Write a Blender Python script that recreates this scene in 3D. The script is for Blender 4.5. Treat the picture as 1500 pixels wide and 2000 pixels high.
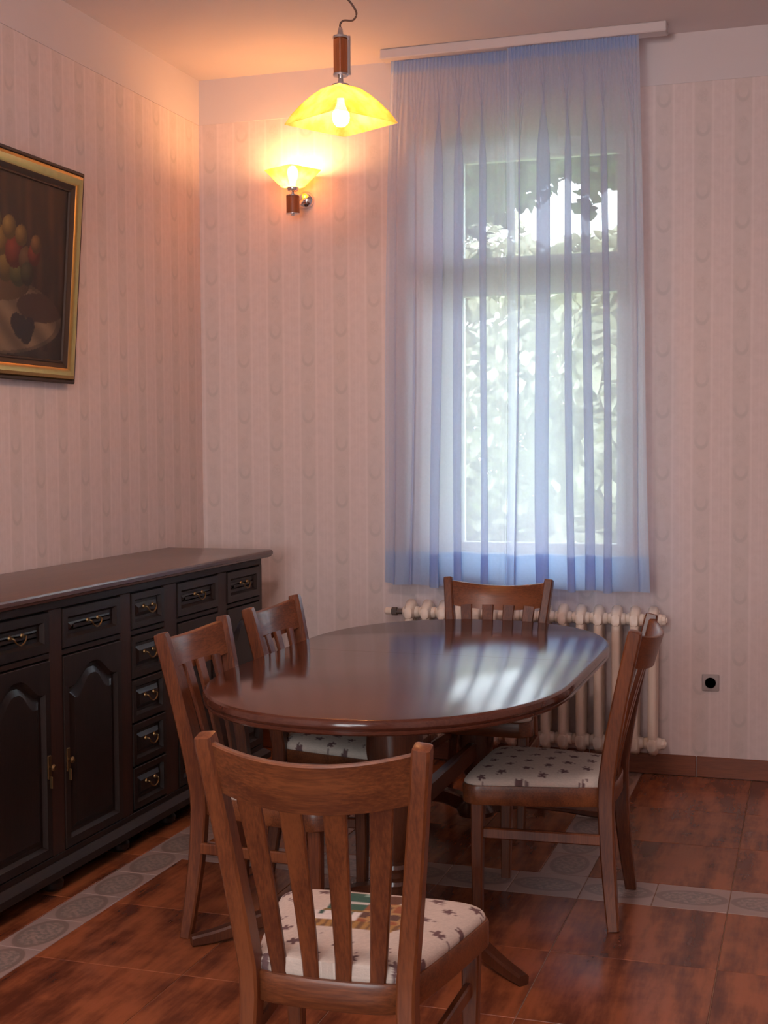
import bpy, bmesh, math, random
from mathutils import Vector, Matrix
random.seed(7)
for o in list(bpy.data.objects):
    bpy.data.objects.remove(o, do_unlink=True)
S = bpy.context.scene
C = S.collection
PI = math.pi
R = math.radians

# ------------------------------------------------------------------ camera
CAM = Vector((2.876, -5.986, 1.4725))
yaw, pitch, roll = R(17.9), R(-2.8), R(0.33)
fw = Vector((-math.sin(yaw) * math.cos(pitch), math.cos(yaw) * math.cos(pitch), math.sin(pitch)))
r0 = Vector((math.cos(yaw), math.sin(yaw), 0))
u0 = r0.cross(fw)
rt = r0 * math.cos(roll) - u0 * math.sin(roll)
up = u0 * math.cos(roll) + r0 * math.sin(roll)
cd = bpy.data.cameras.new('camera')
cam = bpy.data.objects.new('camera', cd)
C.objects.link(cam)
m3 = Matrix((rt, up, -fw)).transposed()
cam.matrix_world = Matrix.Translation(CAM) @ m3.to_4x4()
cd.sensor_fit = 'VERTICAL'
cd.sensor_height = 24.0
cd.lens = 24.0 * 2590.0 / 2000.0
cd.clip_start = 0.05
S.camera = cam

# ------------------------------------------------------------------ sky, light, exposure
SKY = 11.0
w = bpy.data.worlds.new('overcast_sky')
S.world = w
w.use_nodes = True
bg = w.node_tree.nodes['Background']
bg.inputs[0].default_value = (0.90, 0.96, 1.0, 1)
bg.inputs[1].default_value = SKY
PENDANT_GLOW = 290.0
SCONCE_GLOW = 360.0
FILL_LAMP_GLOW = 98.0  # strength of the added fill lamp above the frame


def portal(name, loc, rot, sx, sy):
    l = bpy.data.lights.new(name, 'AREA')
    l.shape = 'RECTANGLE'
    l.size, l.size_y = sx, sy
    l.cycles.is_portal = True
    o = bpy.data.objects.new(name, l)
    o.location, o.rotation_euler = loc, rot
    C.objects.link(o)
    return o


portal('garden_window_portal', (1.66, 0.31, 1.9), (R(-90), 0, 0), 1.0, 1.95)
portal('fill_window_portal', (1.7, -8.22, 1.75), (R(90), 0, 0), 2.0, 1.7)  # guides sky light through the added rear window
S.view_settings.view_transform = 'Standard'
S.view_settings.look = 'None'
S.view_settings.gamma = 1.0
S.view_settings.use_curve_mapping = False
S.view_settings.exposure = 0.0
S.cycles.transparent_max_bounces = 24


# ------------------------------------------------------------------ materials
def sset(nt, sock, v):
    if hasattr(v, 'is_linked') or isinstance(v, bpy.types.NodeSocket):
        nt.links.new(v, sock)
    else:
        sock.default_value = v


def M(nt, op, a, b=None, c=None):
    n = nt.nodes.new('ShaderNodeMath')
    n.operation = op
    for i, v in enumerate((a, b, c)):
        if v is not None:
            sset(nt, n.inputs[i], v)
    return n.outputs[0]


def step(nt, x, lo, hi):          # smooth ramp of x from lo to hi
    n = nt.nodes.new('ShaderNodeMapRange')
    n.interpolation_type = 'SMOOTHSTEP'
    sset(nt, n.inputs[0], x)
    n.inputs[1].default_value, n.inputs[2].default_value = lo, hi
    return n.outputs[0]


def mixc(nt, f, a, b):
    n = nt.nodes.new('ShaderNodeMix')
    n.data_type = 'RGBA'
    sset(nt, n.inputs[0], f)
    for i, v in ((6, a), (7, b)):
        if isinstance(v, tuple):
            v = (v[0], v[1], v[2], 1)
        sset(nt, n.inputs[i], v)
    return n.outputs[2]


def noise(nt, vec, scale, detail=3, rough=0.55):
    n = nt.nodes.new('ShaderNodeTexNoise')
    if vec is not None:
        nt.links.new(vec, n.inputs['Vector'])
    n.inputs['Scale'].default_value = scale
    n.inputs['Detail'].default_value = detail
    n.inputs['Roughness'].default_value = rough
    return n.outputs[0]


def bump(nt, h, strength, dist=0.002):
    n = nt.nodes.new('ShaderNodeBump')
    n.inputs['Strength'].default_value = strength
    n.inputs['Distance'].default_value = dist
    nt.links.new(h, n.inputs['Height'])
    return n.outputs[0]


def new_mat(name, col=(.5, .5, .5), rough=.5, metal=0.0, spec=None):
    m = bpy.data.materials.new(name)
    m.use_nodes = True
    nt = m.node_tree
    b = nt.nodes['Principled BSDF']
    b.inputs['Base Color'].default_value = (*col, 1)
    b.inputs['Roughness'].default_value = rough
    b.inputs['Metallic'].default_value = metal
    if spec is not None:
        b.inputs['Specular IOR Level'].default_value = spec
    return m, nt, b


def plain(name, col, rough=.5, metal=0.0, var=.06, scale=25, spec=None):
    m, nt, b = new_mat(name, col, rough, metal, spec)
    tc = nt.nodes.new('ShaderNodeTexCoord')
    n = noise(nt, tc.outputs['Object'], scale)
    c = mixc(nt, n, tuple(v * (1 - var) for v in col), tuple(min(1, v * (1 + var)) for v in col))
    nt.links.new(c, b.inputs['Base Color'])
    return m


def wood(name, dark, light, axis=2, rough=.35, fine=55, coarse=9, stretch=14, world=False, bumpy=.12, coat=0.0, spec=.5):
    m, nt, b = new_mat(name, dark, rough, 0, spec)
    tc = nt.nodes.new('ShaderNodeTexCoord')
    oi = nt.nodes.new('ShaderNodeObjectInfo')
    mp = nt.nodes.new('ShaderNodeMapping')
    sc = [1.0, 1.0, 1.0]
    sc[axis] = 1.0 / stretch
    mp.inputs['Scale'].default_value = sc
    add = nt.nodes.new('ShaderNodeVectorMath')
    add.operation = 'ADD'
    nt.links.new(tc.outputs['Object'], add.inputs[0])
    comb = nt.nodes.new('ShaderNodeCombineXYZ')
    rr = M(nt, 'MULTIPLY', oi.outputs['Random'], 17.3)
    for i in range(3):
        nt.links.new(rr, comb.inputs[i])
    nt.links.new(comb.outputs[0], add.inputs[1])
    nt.links.new(add.outputs[0], mp.inputs[0])
    a = noise(nt, mp.outputs[0], coarse, 4, .6)
    f = noise(nt, mp.outputs[0], fine * 3, 3, .6)
    g = M(nt, 'ADD', M(nt, 'MULTIPLY', a, .6), M(nt, 'MULTIPLY', f, .4))
    k = step(nt, g, .36, .64)
    nt.links.new(mixc(nt, k, dark, light), b.inputs['Base Color'])
    nt.links.new(bump(nt, f, bumpy, .001), b.inputs['Normal'])
    b.inputs['Coat Weight'].default_value = coat
    b.inputs['Coat Roughness'].default_value = .12
    return m


def wallpaper(name, comp):
    m, nt, b = new_mat(name, (.6, .5, .46), .85, 0, .2)
    g = nt.nodes.new('ShaderNodeNewGeometry')
    sp = nt.nodes.new('ShaderNodeSeparateXYZ')
    nt.links.new(g.outputs['Position'], sp.inputs[0])
    P, V = .168, .272
    u = M(nt, 'ADD', M(nt, 'DIVIDE', sp.outputs[comp], P), 100.15)
    col = M(nt, 'FLOOR', u)
    dx = M(nt, 'MULTIPLY', M(nt, 'SUBTRACT', M(nt, 'FRACT', u), .5), P)
    ax = M(nt, 'ABSOLUTE', dx)
    v = M(nt, 'ADD', M(nt, 'DIVIDE', sp.outputs[2], V), M(nt, 'MULTIPLY', M(nt, 'MODULO', col, 2.0), .5))
    dz = M(nt, 'MULTIPLY', M(nt, 'SUBTRACT', M(nt, 'FRACT', v), .5), V)
    # medallion: cup-shaped wreath, heavier below
    e = M(nt, 'SQRT', M(nt, 'ADD', M(nt, 'POWER', M(nt, 'ABSOLUTE', M(nt, 'DIVIDE', dx, .027)), 2.0), M(nt, 'POWER', M(nt, 'ABSOLUTE', M(nt, 'DIVIDE', dz, .036)), 2.0)))
    ring = M(nt, 'SUBTRACT', 1.0, step(nt, M(nt, 'ABSOLUTE', M(nt, 'SUBTRACT', e, .95)), .12, .34))
    low = M(nt, 'SUBTRACT', 1.0, step(nt, dz, -.03, .03))
    wreath = M(nt, 'MULTIPLY', ring, M(nt, 'ADD', .15, M(nt, 'MULTIPLY', low, .85)))
    # bouquet half a drop above
    dz2 = M(nt, 'SUBTRACT', M(nt, 'ABSOLUTE', dz), V / 2)
    e2 = M(nt, 'SQRT', M(nt, 'ADD', M(nt, 'POWER', M(nt, 'ABSOLUTE', M(nt, 'DIVIDE', dx, .026)), 2.0), M(nt, 'POWER', M(nt, 'ABSOLUTE', M(nt, 'DIVIDE', dz2, .038)), 2.0)))
    tc = nt.nodes.new('ShaderNodeTexCoord')
    nz = noise(nt, g.outputs['Position'], 120, 3)
    nz2 = noise(nt, g.outputs['Position'], 30, 4)
    bouquet = M(nt, 'MULTIPLY', M(nt, 'SUBTRACT', 1.0, step(nt, e2, .7, 1.05)), step(nt, nz, .35, .6))
    band = M(nt, 'SUBTRACT', 1.0, step(nt, ax, .033, .037))
    line = M(nt, 'SUBTRACT', 1.0, step(nt, M(nt, 'ABSOLUTE', M(nt, 'SUBTRACT', ax, .043)), .003, .006))
    line2 = M(nt, 'SUBTRACT', 1.0, step(nt, M(nt, 'ABSOLUTE', M(nt, 'SUBTRACT', ax, .076)), .002, .004))
    base = mixc(nt, step(nt, nz2, .3, .7), (.665, .555, .535), (.705, .590, .570))
    c1 = mixc(nt, M(nt, 'MULTIPLY', band, .30), base, (.57, .50, .465))
    c2 = mixc(nt, M(nt, 'MULTIPLY', M(nt, 'MAXIMUM', line, M(nt, 'MULTIPLY', line2, .5)), .28), c1, (.80, .70, .67))
    c3 = mixc(nt, M(nt, 'MULTIPLY', bouquet, .22), c2, (.46, .39, .36))
    c4 = mixc(nt, M(nt, 'MULTIPLY', wreath, .26), c3, (.38, .35, .33))
    nt.links.new(c4, b.inputs['Base Color'])
    return m


def tile_mat():
    m, nt, b = new_mat('wood_look_tile', (.2, .06, .02), .22, 0, .35)
    tc = nt.nodes.new('ShaderNodeTexCoord')
    oi = nt.nodes.new('ShaderNodeObjectInfo')
    comb = nt.nodes.new('ShaderNodeCombineXYZ')
    rr = M(nt, 'MULTIPLY', oi.outputs['Random'], 23.0)
    for i in range(3):
        nt.links.new(rr, comb.inputs[i])
    add = nt.nodes.new('ShaderNodeVectorMath')
    nt.links.new(tc.outputs['Object'], add.inputs[0])
    nt.links.new(comb.outputs[0], add.inputs[1])
    mp = nt.nodes.new('ShaderNodeMapping')
    mp.inputs['Scale'].default_value = (1.0, .16, 1.0)
    nt.links.new(add.outputs[0], mp.inputs[0])
    a = noise(nt, mp.outputs[0], 11, 5, .62)
    blot = noise(nt, add.outputs[0], 6, 4, .6)
    g = M(nt, 'ADD', M(nt, 'MULTIPLY', a, .7), M(nt, 'MULTIPLY', blot, .3))
    c = mixc(nt, step(nt, g, .36, .62), (.105, .027, .013), (.33, .098, .036))
    nt.links.new(c, b.inputs['Base Color'])
    b.inputs['Roughness'].default_value = .24
    nt.links.new(bump(nt, a, .05, .002), b.inputs['Normal'])
    return m


def border_tile_mat():
    # grey-mauve listel with oval leaf medallions, in the tile's own coordinates
    m, nt, b = new_mat('ornament_listel', (.2, .15, .13), .3)
    tc = nt.nodes.new('ShaderNodeTexCoord')
    sp = nt.nodes.new('ShaderNodeSeparateXYZ')
    nt.links.new(tc.outputs['Object'], sp.inputs[0])
    x, y = sp.outputs[0], sp.outputs[1]
    e = M(nt, 'SQRT', M(nt, 'ADD', M(nt, 'POWER', M(nt, 'ABSOLUTE', M(nt, 'DIVIDE', x, .062)), 2.0), M(nt, 'POWER', M(nt, 'ABSOLUTE', M(nt, 'DIVIDE', y, .105)), 2.0)))
    n1 = noise(nt, tc.outputs['Object'], 60, 4)
    n2 = noise(nt, tc.outputs['Object'], 14, 3)
    med = M(nt, 'SUBTRACT', 1.0, step(nt, e, .85, 1.0))
    ring = M(nt, 'SUBTRACT', 1.0, step(nt, M(nt, 'ABSOLUTE', M(nt, 'SUBTRACT', e, 1.0)), .06, .14))
    base = mixc(nt, n2, (.32, .22, .195), (.41, .30, .265))
    c = mixc(nt, M(nt, 'MULTIPLY', med, step(nt, n1, .38, .6)), base, (.20, .165, .145))
    c = mixc(nt, M(nt, 'MULTIPLY', ring, .6), c, (.14, .10, .08))
    nt.links.new(c, b.inputs['Base Color'])
    return m


def attr_mat(name, rough, weave=0.0, spec=.3):
    m, nt, b = new_mat(name, (.5, .5, .5), rough, 0, spec)
    a = nt.nodes.new('ShaderNodeVertexColor')
    a.layer_name = 'print'
    tc = nt.nodes.new('ShaderNodeTexCoord')
    n = noise(nt, tc.outputs['Object'], 260 if weave else 60, 3)
    c = mixc(nt, M(nt, 'MULTIPLY', n, .25), a.outputs[0], (.25, .2, .17) if weave else (.05, .03, .02))
    nt.links.new(c, b.inputs['Base Color'])
    if weave:
        nt.links.new(bump(nt, n, weave, .002), b.inputs['Normal'])
    return m


def sheer(name, tint, see, trans=.6):
    m = bpy.data.materials.new(name)
    m.use_nodes = True
    nt = m.node_tree
    nt.nodes.clear()
    out = nt.nodes.new('ShaderNodeOutputMaterial')
    tr = nt.nodes.new('ShaderNodeBsdfTransparent')
    tr.inputs[0].default_value = (.90, .94, 1.0, 1)
    tl = nt.nodes.new('ShaderNodeBsdfTranslucent')
    df = nt.nodes.new('ShaderNodeBsdfDiffuse')
    tc = nt.nodes.new('ShaderNodeTexCoord')
    n = noise(nt, tc.outputs['Object'], 90, 3)
    c = mixc(nt, n, tuple(v * .94 for v in tint), tuple(min(1, v * 1.05) for v in tint))
    nt.links.new(c, tl.inputs[0])
    nt.links.new(c, df.inputs[0])
    m1 = nt.nodes.new('ShaderNodeMixShader')
    m1.inputs[0].default_value = trans
    nt.links.new(df.outputs[0], m1.inputs[1])
    nt.links.new(tl.outputs[0], m1.inputs[2])
    m2 = nt.nodes.new('ShaderNodeMixShader')
    m2.inputs[0].default_value = 1 - see
    nt.links.new(tr.outputs[0], m2.inputs[1])
    nt.links.new(m1.outputs[0], m2.inputs[2])
    nt.links.new(m2.outputs[0], out.inputs[0])
    return m


def glass_pane(name):
    m = bpy.data.materials.new(name)
    m.use_nodes = True
    nt = m.node_tree
    nt.nodes.clear()
    out = nt.nodes.new('ShaderNodeOutputMaterial')
    tr = nt.nodes.new('ShaderNodeBsdfTransparent')
    tr.inputs[0].default_value = (.97, .99, .98, 1)
    gl = nt.nodes.new('ShaderNodeBsdfGlossy')
    gl.inputs['Roughness'].default_value = .02
    fr = nt.nodes.new('ShaderNodeFresnel')
    fr.inputs[0].default_value = 1.45
    mx = nt.nodes.new('ShaderNodeMixShader')
    nt.links.new(fr.outputs[0], mx.inputs[0])
    nt.links.new(tr.outputs[0], mx.inputs[1])
    nt.links.new(gl.outputs[0], mx.inputs[2])
    nt.links.new(mx.outputs[0], out.inputs[0])
    return m


def lamp_glass(name):
    m = bpy.data.materials.new(name)
    m.use_nodes = True
    nt = m.node_tree
    nt.nodes.clear()
    out = nt.nodes.new('ShaderNodeOutputMaterial')
    tl = nt.nodes.new('ShaderNodeBsdfTranslucent')
    df = nt.nodes.new('ShaderNodeBsdfDiffuse')
    tr = nt.nodes.new('ShaderNodeBsdfTransparent')
    gl = nt.nodes.new('ShaderNodeBsdfGlossy')
    gl.inputs['Roughness'].default_value = .15
    tc = nt.nodes.new('ShaderNodeTexCoord')
    n = noise(nt, tc.outputs['Object'], 16, 4)
    c = mixc(nt, step(nt, n, .35, .65), (.80, .50, .16), (.95, .74, .40))
    nt.links.new(c, tl.inputs[0])
    nt.links.new(c, df.inputs[0])
    tr.inputs[0].default_value = (1.0, .80, .45, 1)
    m1 = nt.nodes.new('ShaderNodeMixShader')
    m1.inputs[0].default_value = .62
    nt.links.new(df.outputs[0], m1.inputs[1])
    nt.links.new(tl.outputs[0], m1.inputs[2])
    m2 = nt.nodes.new('ShaderNodeMixShader')
    m2.inputs[0].default_value = .28
    nt.links.new(m1.outputs[0], m2.inputs[1])
    nt.links.new(tr.outputs[0], m2.inputs[2])
    m3_ = nt.nodes.new('ShaderNodeMixShader')
    m3_.inputs[0].default_value = .05
    nt.links.new(m2.outputs[0], m3_.inputs[1])
    nt.links.new(gl.outputs[0], m3_.inputs[2])
    nt.links.new(m3_.outputs[0], out.inputs[0])
    return m


def glow(name, col, s):
    m, nt, b = new_mat(name, (1, 1, 1), .3)
    b.inputs['Emission Color'].default_value = (*col, 1)
    b.inputs['Emission Strength'].default_value = s
    return m


WARM = (1.0, .48, .18)
MAT = {
    'paper_x': wallpaper('striped_wallpaper_back', 0),
    'paper_y': wallpaper('striped_wallpaper_left', 1),
    'paint': plain('white_wall_paint', (.64, .57, .57), .9, 0, .02, 6),
    'ceil': plain('white_ceiling_paint', (.68, .60, .60), .92, 0, .02, 5),
    'grout': plain('tile_grout', (.30, .17, .11), .9),
    'tile': tile_mat(),
    'listel': border_tile_mat(),
    'skirt': wood('baseboard_tile', (.16, .045, .02), (.25, .08, .035), 0, .4),
    'chair': wood('chair_wood', (.080, .020, .008), (.19, .056, .018), 2, .33, 70, 10, 16, spec=.5),
    'chair_x': wood('chair_wood_rail', (.085, .024, .010), (.21, .066, .022), 0, .33, 70, 10, 16, spec=.5),
    'table': wood('table_wood', (.062, .018, .011), (.098, .031, .018), 0, .13, 60, 7, 22, bumpy=.012, coat=0.0),
    'table_leg': wood('table_leg_wood', (.055, .016, .008), (.10, .032, .014), 2, .28, 60, 8, 16, coat=.3),
    'side': wood('dark_sideboard_wood', (.010, .0055, .0045), (.022, .011, .008), 2, .42, 60, 8, 16, spec=.4),
    'side_y': wood('dark_sideboard_rail', (.012, .006, .005), (.028, .012, .008), 1, .5, 60, 8, 16, spec=.3),
    'side_red': wood('reddish_sideboard_stile', (.022, .008, .006), (.042, .016, .010), 2, .45, 60, 8, 16, spec=.35),
    'side_top': wood('sideboard_top_wood', (.060, .026, .020), (.095, .042, .032), 1, .33, 60, 8, 18, coat=.5),
    'brass': plain('aged_brass', (.24, .15, .07), .42, 1.0),
    'gold': plain('gilded_frame', (.52, .34, .12), .34, 1.0, .15, 30),
    'frame_dark': plain('dark_frame_lacquer', (.045, .022, .012), .65),
    'chrome': plain('chrome', (.72, .70, .70), .12, 1.0, .02),
    'lampwood': wood('lamp_wood', (.20, .055, .015), (.32, .10, .03), 2, .4),
    'cord': plain('brown_cord', (.10, .05, .035), .6),
    'iron': plain('cream_radiator_enamel', (.82, .70, .60), .32, 0, .03),
    'grey_iron': plain('dull_valve_metal', (.16, .13, .12), .4, .7),
    'plastic': plain('grey_outlet_plastic', (.40, .34, .33), .5),
    'plastic_dark': plain('dark_outlet_socket', (.24, .20, .20), .5),
    'pvc': plain('white_window_enamel', (.80, .82, .84), .35, 0, .02),
    'pane': glass_pane('window_glass'),
    'curtain': sheer('blue_voile', (.74, .79, .93), .28, .68),
    'hem': sheer('blue_voile_hem', (.50, .71, 1.0), .16, .74),
    'amber': lamp_glass('amber_lamp_glass'),
    'bulb_p': glow('pendant_bulb_glow', WARM, PENDANT_GLOW),
    'bulb_s': glow('sconce_bulb_glow', WARM, SCONCE_GLOW),
    'fill_glow': glow('fill_globe_glow', (1.0, .78, .72), FILL_LAMP_GLOW),  # glow of the added fill lamp
    'cushion': attr_mat('leaf_print_fabric', .9, .35),
    'canvas': attr_mat('oil_painting', .55),
    'rubber': plain('black_foot_pad', (.02, .02, .02), .6),
    'grass': plain('lawn', (.22, .30, .08), .9, 0, .3, 3),
    'leaf_dark': plain('vine_leaf', (.055, .085, .030), .5, 0, .35, 3),
    'leaf_light': plain('sunny_tree_leaf', (.38, .37, .25), .6, 0, .12, 2),
    'bark': plain('bark', (.10, .07, .05), .9),
    'plaster': plain('pink_house_plaster', (.62, .45, .38), .9),
    'roof': plain('roof_tile', (.42, .18, .11), .8),
}


# ------------------------------------------------------------------ mesh helpers
def B():
    return bmesh.new()


def box(bm, x0, x1, y0, y1, z0, z1, bev=0.0, seg=1):
    g = bmesh.ops.create_cube(bm, size=1.0)
    vs = g['verts']
    for v in vs:
        v.co = Vector((x0 + (v.co.x + .5) * (x1 - x0), y0 + (v.co.y + .5) * (y1 - y0), z0 + (v.co.z + .5) * (z1 - z0)))
    if bev > 0:
        es = list({e for v in vs for e in v.link_edges})
        bmesh.ops.bevel(bm, geom=es, offset=bev, segments=seg, affect='EDGES', profile=.5)


def skin(bm, rings, closed=True, cap=True):
    """bridge successive rings of points"""
    vr = [[bm.verts.new(p) for p in r] for r in rings]
    n = len(vr[0])
    for a, b in zip(vr, vr[1:]):
        for i in range(n if closed else n - 1):
            j = (i + 1) % n
            try:
                bm.faces.new((a[i], a[j], b[j], b[i]))
            except ValueError:
                pass
    if cap:
        for r in (vr[0], vr[-1]):
            try:
                bm.faces.new(r)
            except ValueError:
                pass
    return vr


def sweep(bm, pts, wid, dep, side=Vector((1, 0, 0)), ch=.004):
    """rectangular bar with chamfered edges along pts; wid along side, dep across"""
    pts = [Vector(p) for p in pts]
    rings = []
    for i, p in enumerate(pts):
        t = (pts[min(i + 1, len(pts) - 1)] - pts[max(i - 1, 0)]).normalized()
        s = (side - t * side.dot(t)).normalized()
        n = t.cross(s)
        a = (wid[i] if isinstance(wid, (list, tuple)) else wid) / 2
        b = (dep[i] if isinstance(dep, (list, tuple)) else dep) / 2
        c = min(ch, a * .5, b * .5)
        q = [(-a + c, -b), (a - c, -b), (a, -b + c), (a, b - c), (a - c, b), (-a + c, b), (-a, b - c), (-a, -b + c)]
        rings.append([p + s * x + n * y for x, y in q])
    skin(bm, rings)


def tube(bm, pts, r, seg=8, ref=Vector((0, 0, 1))):
    pts = [Vector(p) for p in pts]
    rings = []
    for i, p in enumerate(pts):
        t = (pts[min(i + 1, len(pts) - 1)] - pts[max(i - 1, 0)]).normalized()
        rf = ref if abs(t.dot(ref)) < .95 else Vector((1, 0, 0))
        s = (rf - t * rf.dot(t)).normalized()
        n = t.cross(s)
        rr = r[i] if isinstance(r, (list, tuple)) else r
        rings.append([p + (s * math.cos(2 * PI * k / seg) + n * math.sin(2 * PI * k / seg)) * rr for k in range(seg)])
    skin(bm, rings)


def lathe(bm, prof, seg=24, cx=0, cy=0, axis='z', base=0):
    rings = []
    for r, z in prof:
        ring = []
        for k in range(seg):
            a = 2 * PI * k / seg
            if axis == 'z':
                ring.append(Vector((cx + r * math.cos(a), cy + r * math.sin(a), base + z)))
            else:
                ring.append(Vector((cx + r * math.cos(a), base + z, cy + r * math.sin(a))))
        rings.append(ring)
    skin(bm, rings)


def smooth_path(ctrl, n=8):
    """Catmull-Rom through control points"""
    P = [Vector(c) for c in ctrl]
    out = []
    for i in range(len(P) - 1):
        a, b, c, d = P[max(i - 1, 0)], P[i], P[i + 1], P[min(i + 2, len(P) - 1)]
        for k in range(n):
            t = k / n
            out.append(.5 * ((2 * b) + (c - a) * t + (2 * a - 5 * b + 4 * c - d) * t * t + (3 * b - a - 3 * c + d) * t ** 3))
    out.append(P[-1])
    return out


def obj(name, bm, mat, parent=None, smooth=True, ang=35):
    bmesh.ops.recalc_face_normals(bm, faces=bm.faces[:])
    me = bpy.data.meshes.new(name)
    bm.to_mesh(me)
    bm.free()
    me.materials.append(MAT[mat])
    if smooth:
        me.polygons.foreach_set('use_smooth', [True] * len(me.polygons))
        me.set_sharp_from_angle(angle=R(ang))
    o = bpy.data.objects.new(name, me)
    C.objects.link(o)
    if parent is not None:
        o.parent = parent
    return o


def tag(o, label=None, cat=None, group=None, kind=None):
    if label:
        o['label'] = label
    if cat:
        o['category'] = cat
    if group:
        o['group'] = group
    if kind:
        o['kind'] = kind
    return o


def thing(name, label, cat, loc=(0, 0, 0), rz=0, group=None):
    o = bpy.data.objects.new(name, None)
    o.empty_display_size = .1
    C.objects.link(o)
    o.location = loc
    o.rotation_euler = (0, 0, rz)
    return tag(o, label, cat, group)


def struct(name, bm=None, mat=None, label=None, smooth=False):
    if bm is None:
        o = bpy.data.objects.new(name, None)
        C.objects.link(o)
    else:
        o = obj(name, bm, mat, None, smooth)
    return tag(o, label, None, None, 'structure')


def copy_part(src, parent, loc=None):
    c = src.copy()
    C.objects.link(c)
    c.parent = parent
    if loc is not None:
        c.location = loc
    return c


def copy_tree(o, parent=None):
    kids = list(o.children)
    c = o.copy()
    C.objects.link(c)
    c.parent = parent
    for k in kids:
        copy_tree(k, c)
    return c


# ------------------------------------------------------------------ room shell
XR, YR, ZC = 4.3, -8.0, 3.265        # right wall, rear wall, ceiling
WX0, WX1, WZ0, WZ1 = 1.205, 2.115, .915, 2.90   # window opening in the back wall
T = .30
b = B()
box(b, -T, WX0, 0, T, -.1, ZC + .1)
box(b, WX1, XR + T, 0, T, -.1, ZC + .1)
box(b, WX0, WX1, 0, T, -.1, WZ0)
box(b, WX0, WX1, 0, T, WZ1, ZC + .1)
struct('wall_back', b, 'paper_x', 'striped medallion wallpaper wall around the curtained window')
b = B()
box(b, -T, 0, YR - T, 0, -.1, ZC + .1)
struct('wall_left', b, 'paper_y', 'striped wallpaper wall behind the dark sideboard and painting')
b = B()
box(b, XR, XR + T, YR - T, 0, -.1, ZC + .1)
struct('wall_right', b, 'paper_y')
b = B()
RX0, RX1, RZ0, RZ1 = .7, 2.7, .9, 2.6  # opening of the added rear window, lets in fill daylight
box(b, 0, RX0, YR - T, YR, -.1, ZC + .1)
box(b, RX1, XR, YR - T, YR, -.1, ZC + .1)
box(b, RX0, RX1, YR - T, YR, -.1, RZ0)
box(b, RX0, RX1, YR - T, YR, RZ1, ZC + .1)
struct('wall_rear', b, 'paper_x')
b = B()
box(b, 0, XR, YR, 0, ZC, ZC + .1)
struct('ceiling', b, 'ceil', 'plain white painted ceiling above the pendant lamp')
# painted band under the ceiling
BZ = 3.05
b = B()
box(b, 0, .004, YR, -.004, BZ, ZC)
struct('trim_1', b, 'paint', 'white painted band above the wallpaper on the painting wall')
b = B()
box(b, 0, XR, -.004, 0, BZ, ZC)
struct('trim_2', b, 'paint', 'white painted band above the wallpaper on the window wall')
# white reveal lining of the window niche
b = B()
box(b, WX0, WX0 + .004, .002, T, WZ0, WZ1)
box(b, WX1 - .004, WX1, .002, T, WZ0, WZ1)
box(b, WX0, WX1, .002, T, WZ1 - .004, WZ1)
struct('trim_3', b, 'paint', 'white plastered reveal lining of the window niche')

# baseboard, tile pieces along the back wall and the left wall
bb = struct('baseboard_back', None, None, 'reddish brown tiled baseboard below the window wall')
b = B()
box(b, -.236, .236, -.012, 0, 0, .092, .003)
p0 = obj('baseboard_tile', b, 'skirt', bb, False)
x = .26
first = True
while x < XR:
    if first:
        p0.location = (x, 0, 0)
        first = False
    else:
        copy_part(p0, bb, (min(x, XR - .24), 0, 0))
    x += .475
bl = struct('baseboard_left', None, None, 'reddish brown tiled baseboard behind the sideboard')
y = -.26
while y > YR + .2:
    c = copy_part(p0, bl, (0, y, 0))
    c.rotation_euler = (0, 0, PI / 2)
    y -= .475

# ------------------------------------------------------------------ floor: grout bed with single tiles
b = B()
box(b, 0, XR, YR, 0, -.1, -.003)
floor = struct('floor', b, 'grout', 'glossy reddish wood-look floor tiles with grey ornament strips')
G = .0015
tile_cache = {}


def tile(x0, x1, y0, y1, kind='tile', name='tile', turn=False):
    w_, h_ = round(x1 - x0, 4), round(y1 - y0, 4)
    key = (w_, h_, kind, turn)
    if key not in tile_cache:
        bm = B()
        a, c = (w_, h_) if not turn else (h_, w_)
        box(bm, -a / 2 + G, a / 2 - G, -c / 2 + G, c / 2 - G, -.008, 0, .0012)
        o = obj(name, bm, kind, floor, False)
        tile_cache[key] = o
    else:
        o = tile_cache[key].copy()
        C.objects.link(o)
    o.location = ((x0 + x1) / 2, (y0 + y1) / 2, 0)
    o.rotation_euler = (0, 0, PI / 2 if turn else 0)
    return o


P = .475
xs_left = [(.10, .575)]
xs = [(.735 + P * k, min(.735 + P * (k + 1), XR)) for k in range(8) if .735 + P * k < XR - .02]
ys_near = [(-1.745 - P * (k + 1), -1.745 - P * k) for k in range(20) if -1.745 - P * k > YR + .02]
ys_far = [(-1.045, -.57), (-1.52, -1.045), (-.57, -.0121)]
for (a, c) in xs + xs_left + [(.0121, .10)]:
    for (d, e) in ys_near + ys_far:
        d = max(d, YR)
        if abs(a - (.735 + P * 2)) < .01 and d > -1.6:
            tile(a, 1.99, d, e)
            continue
        tile(a, c, d, e)
# ornament strips
y = -.0121
while y > YR + .1:
    y2 = max(y - .24, YR)
    tile(.575, .735, y2, y, 'listel', 'border_tile')
    y = y2
y = -.08
while y > -1.519:
    tile(1.99, 2.16, y - .24, y, 'listel', 'border_tile')
    y -= .24
tile(1.99, 2.16, -.08, -.0121, 'listel', 'border_tile')
for (a, c) in ((.0121, .10), (.10, .575)):
    tile(a, c, -1.745, -1.52)
x = .735
while x < XR - .02:
    x2 = min(x + .2375, XR)
    tile(x, x2, -1.745, -1.52, 'listel', 'border_tile', True)
    x = x2

# ------------------------------------------------------------------ window
win = struct('window_1', None, None, 'white framed window with transom behind the blue curtains')
b = B()
FY0, FY1 = .13, .21


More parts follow.
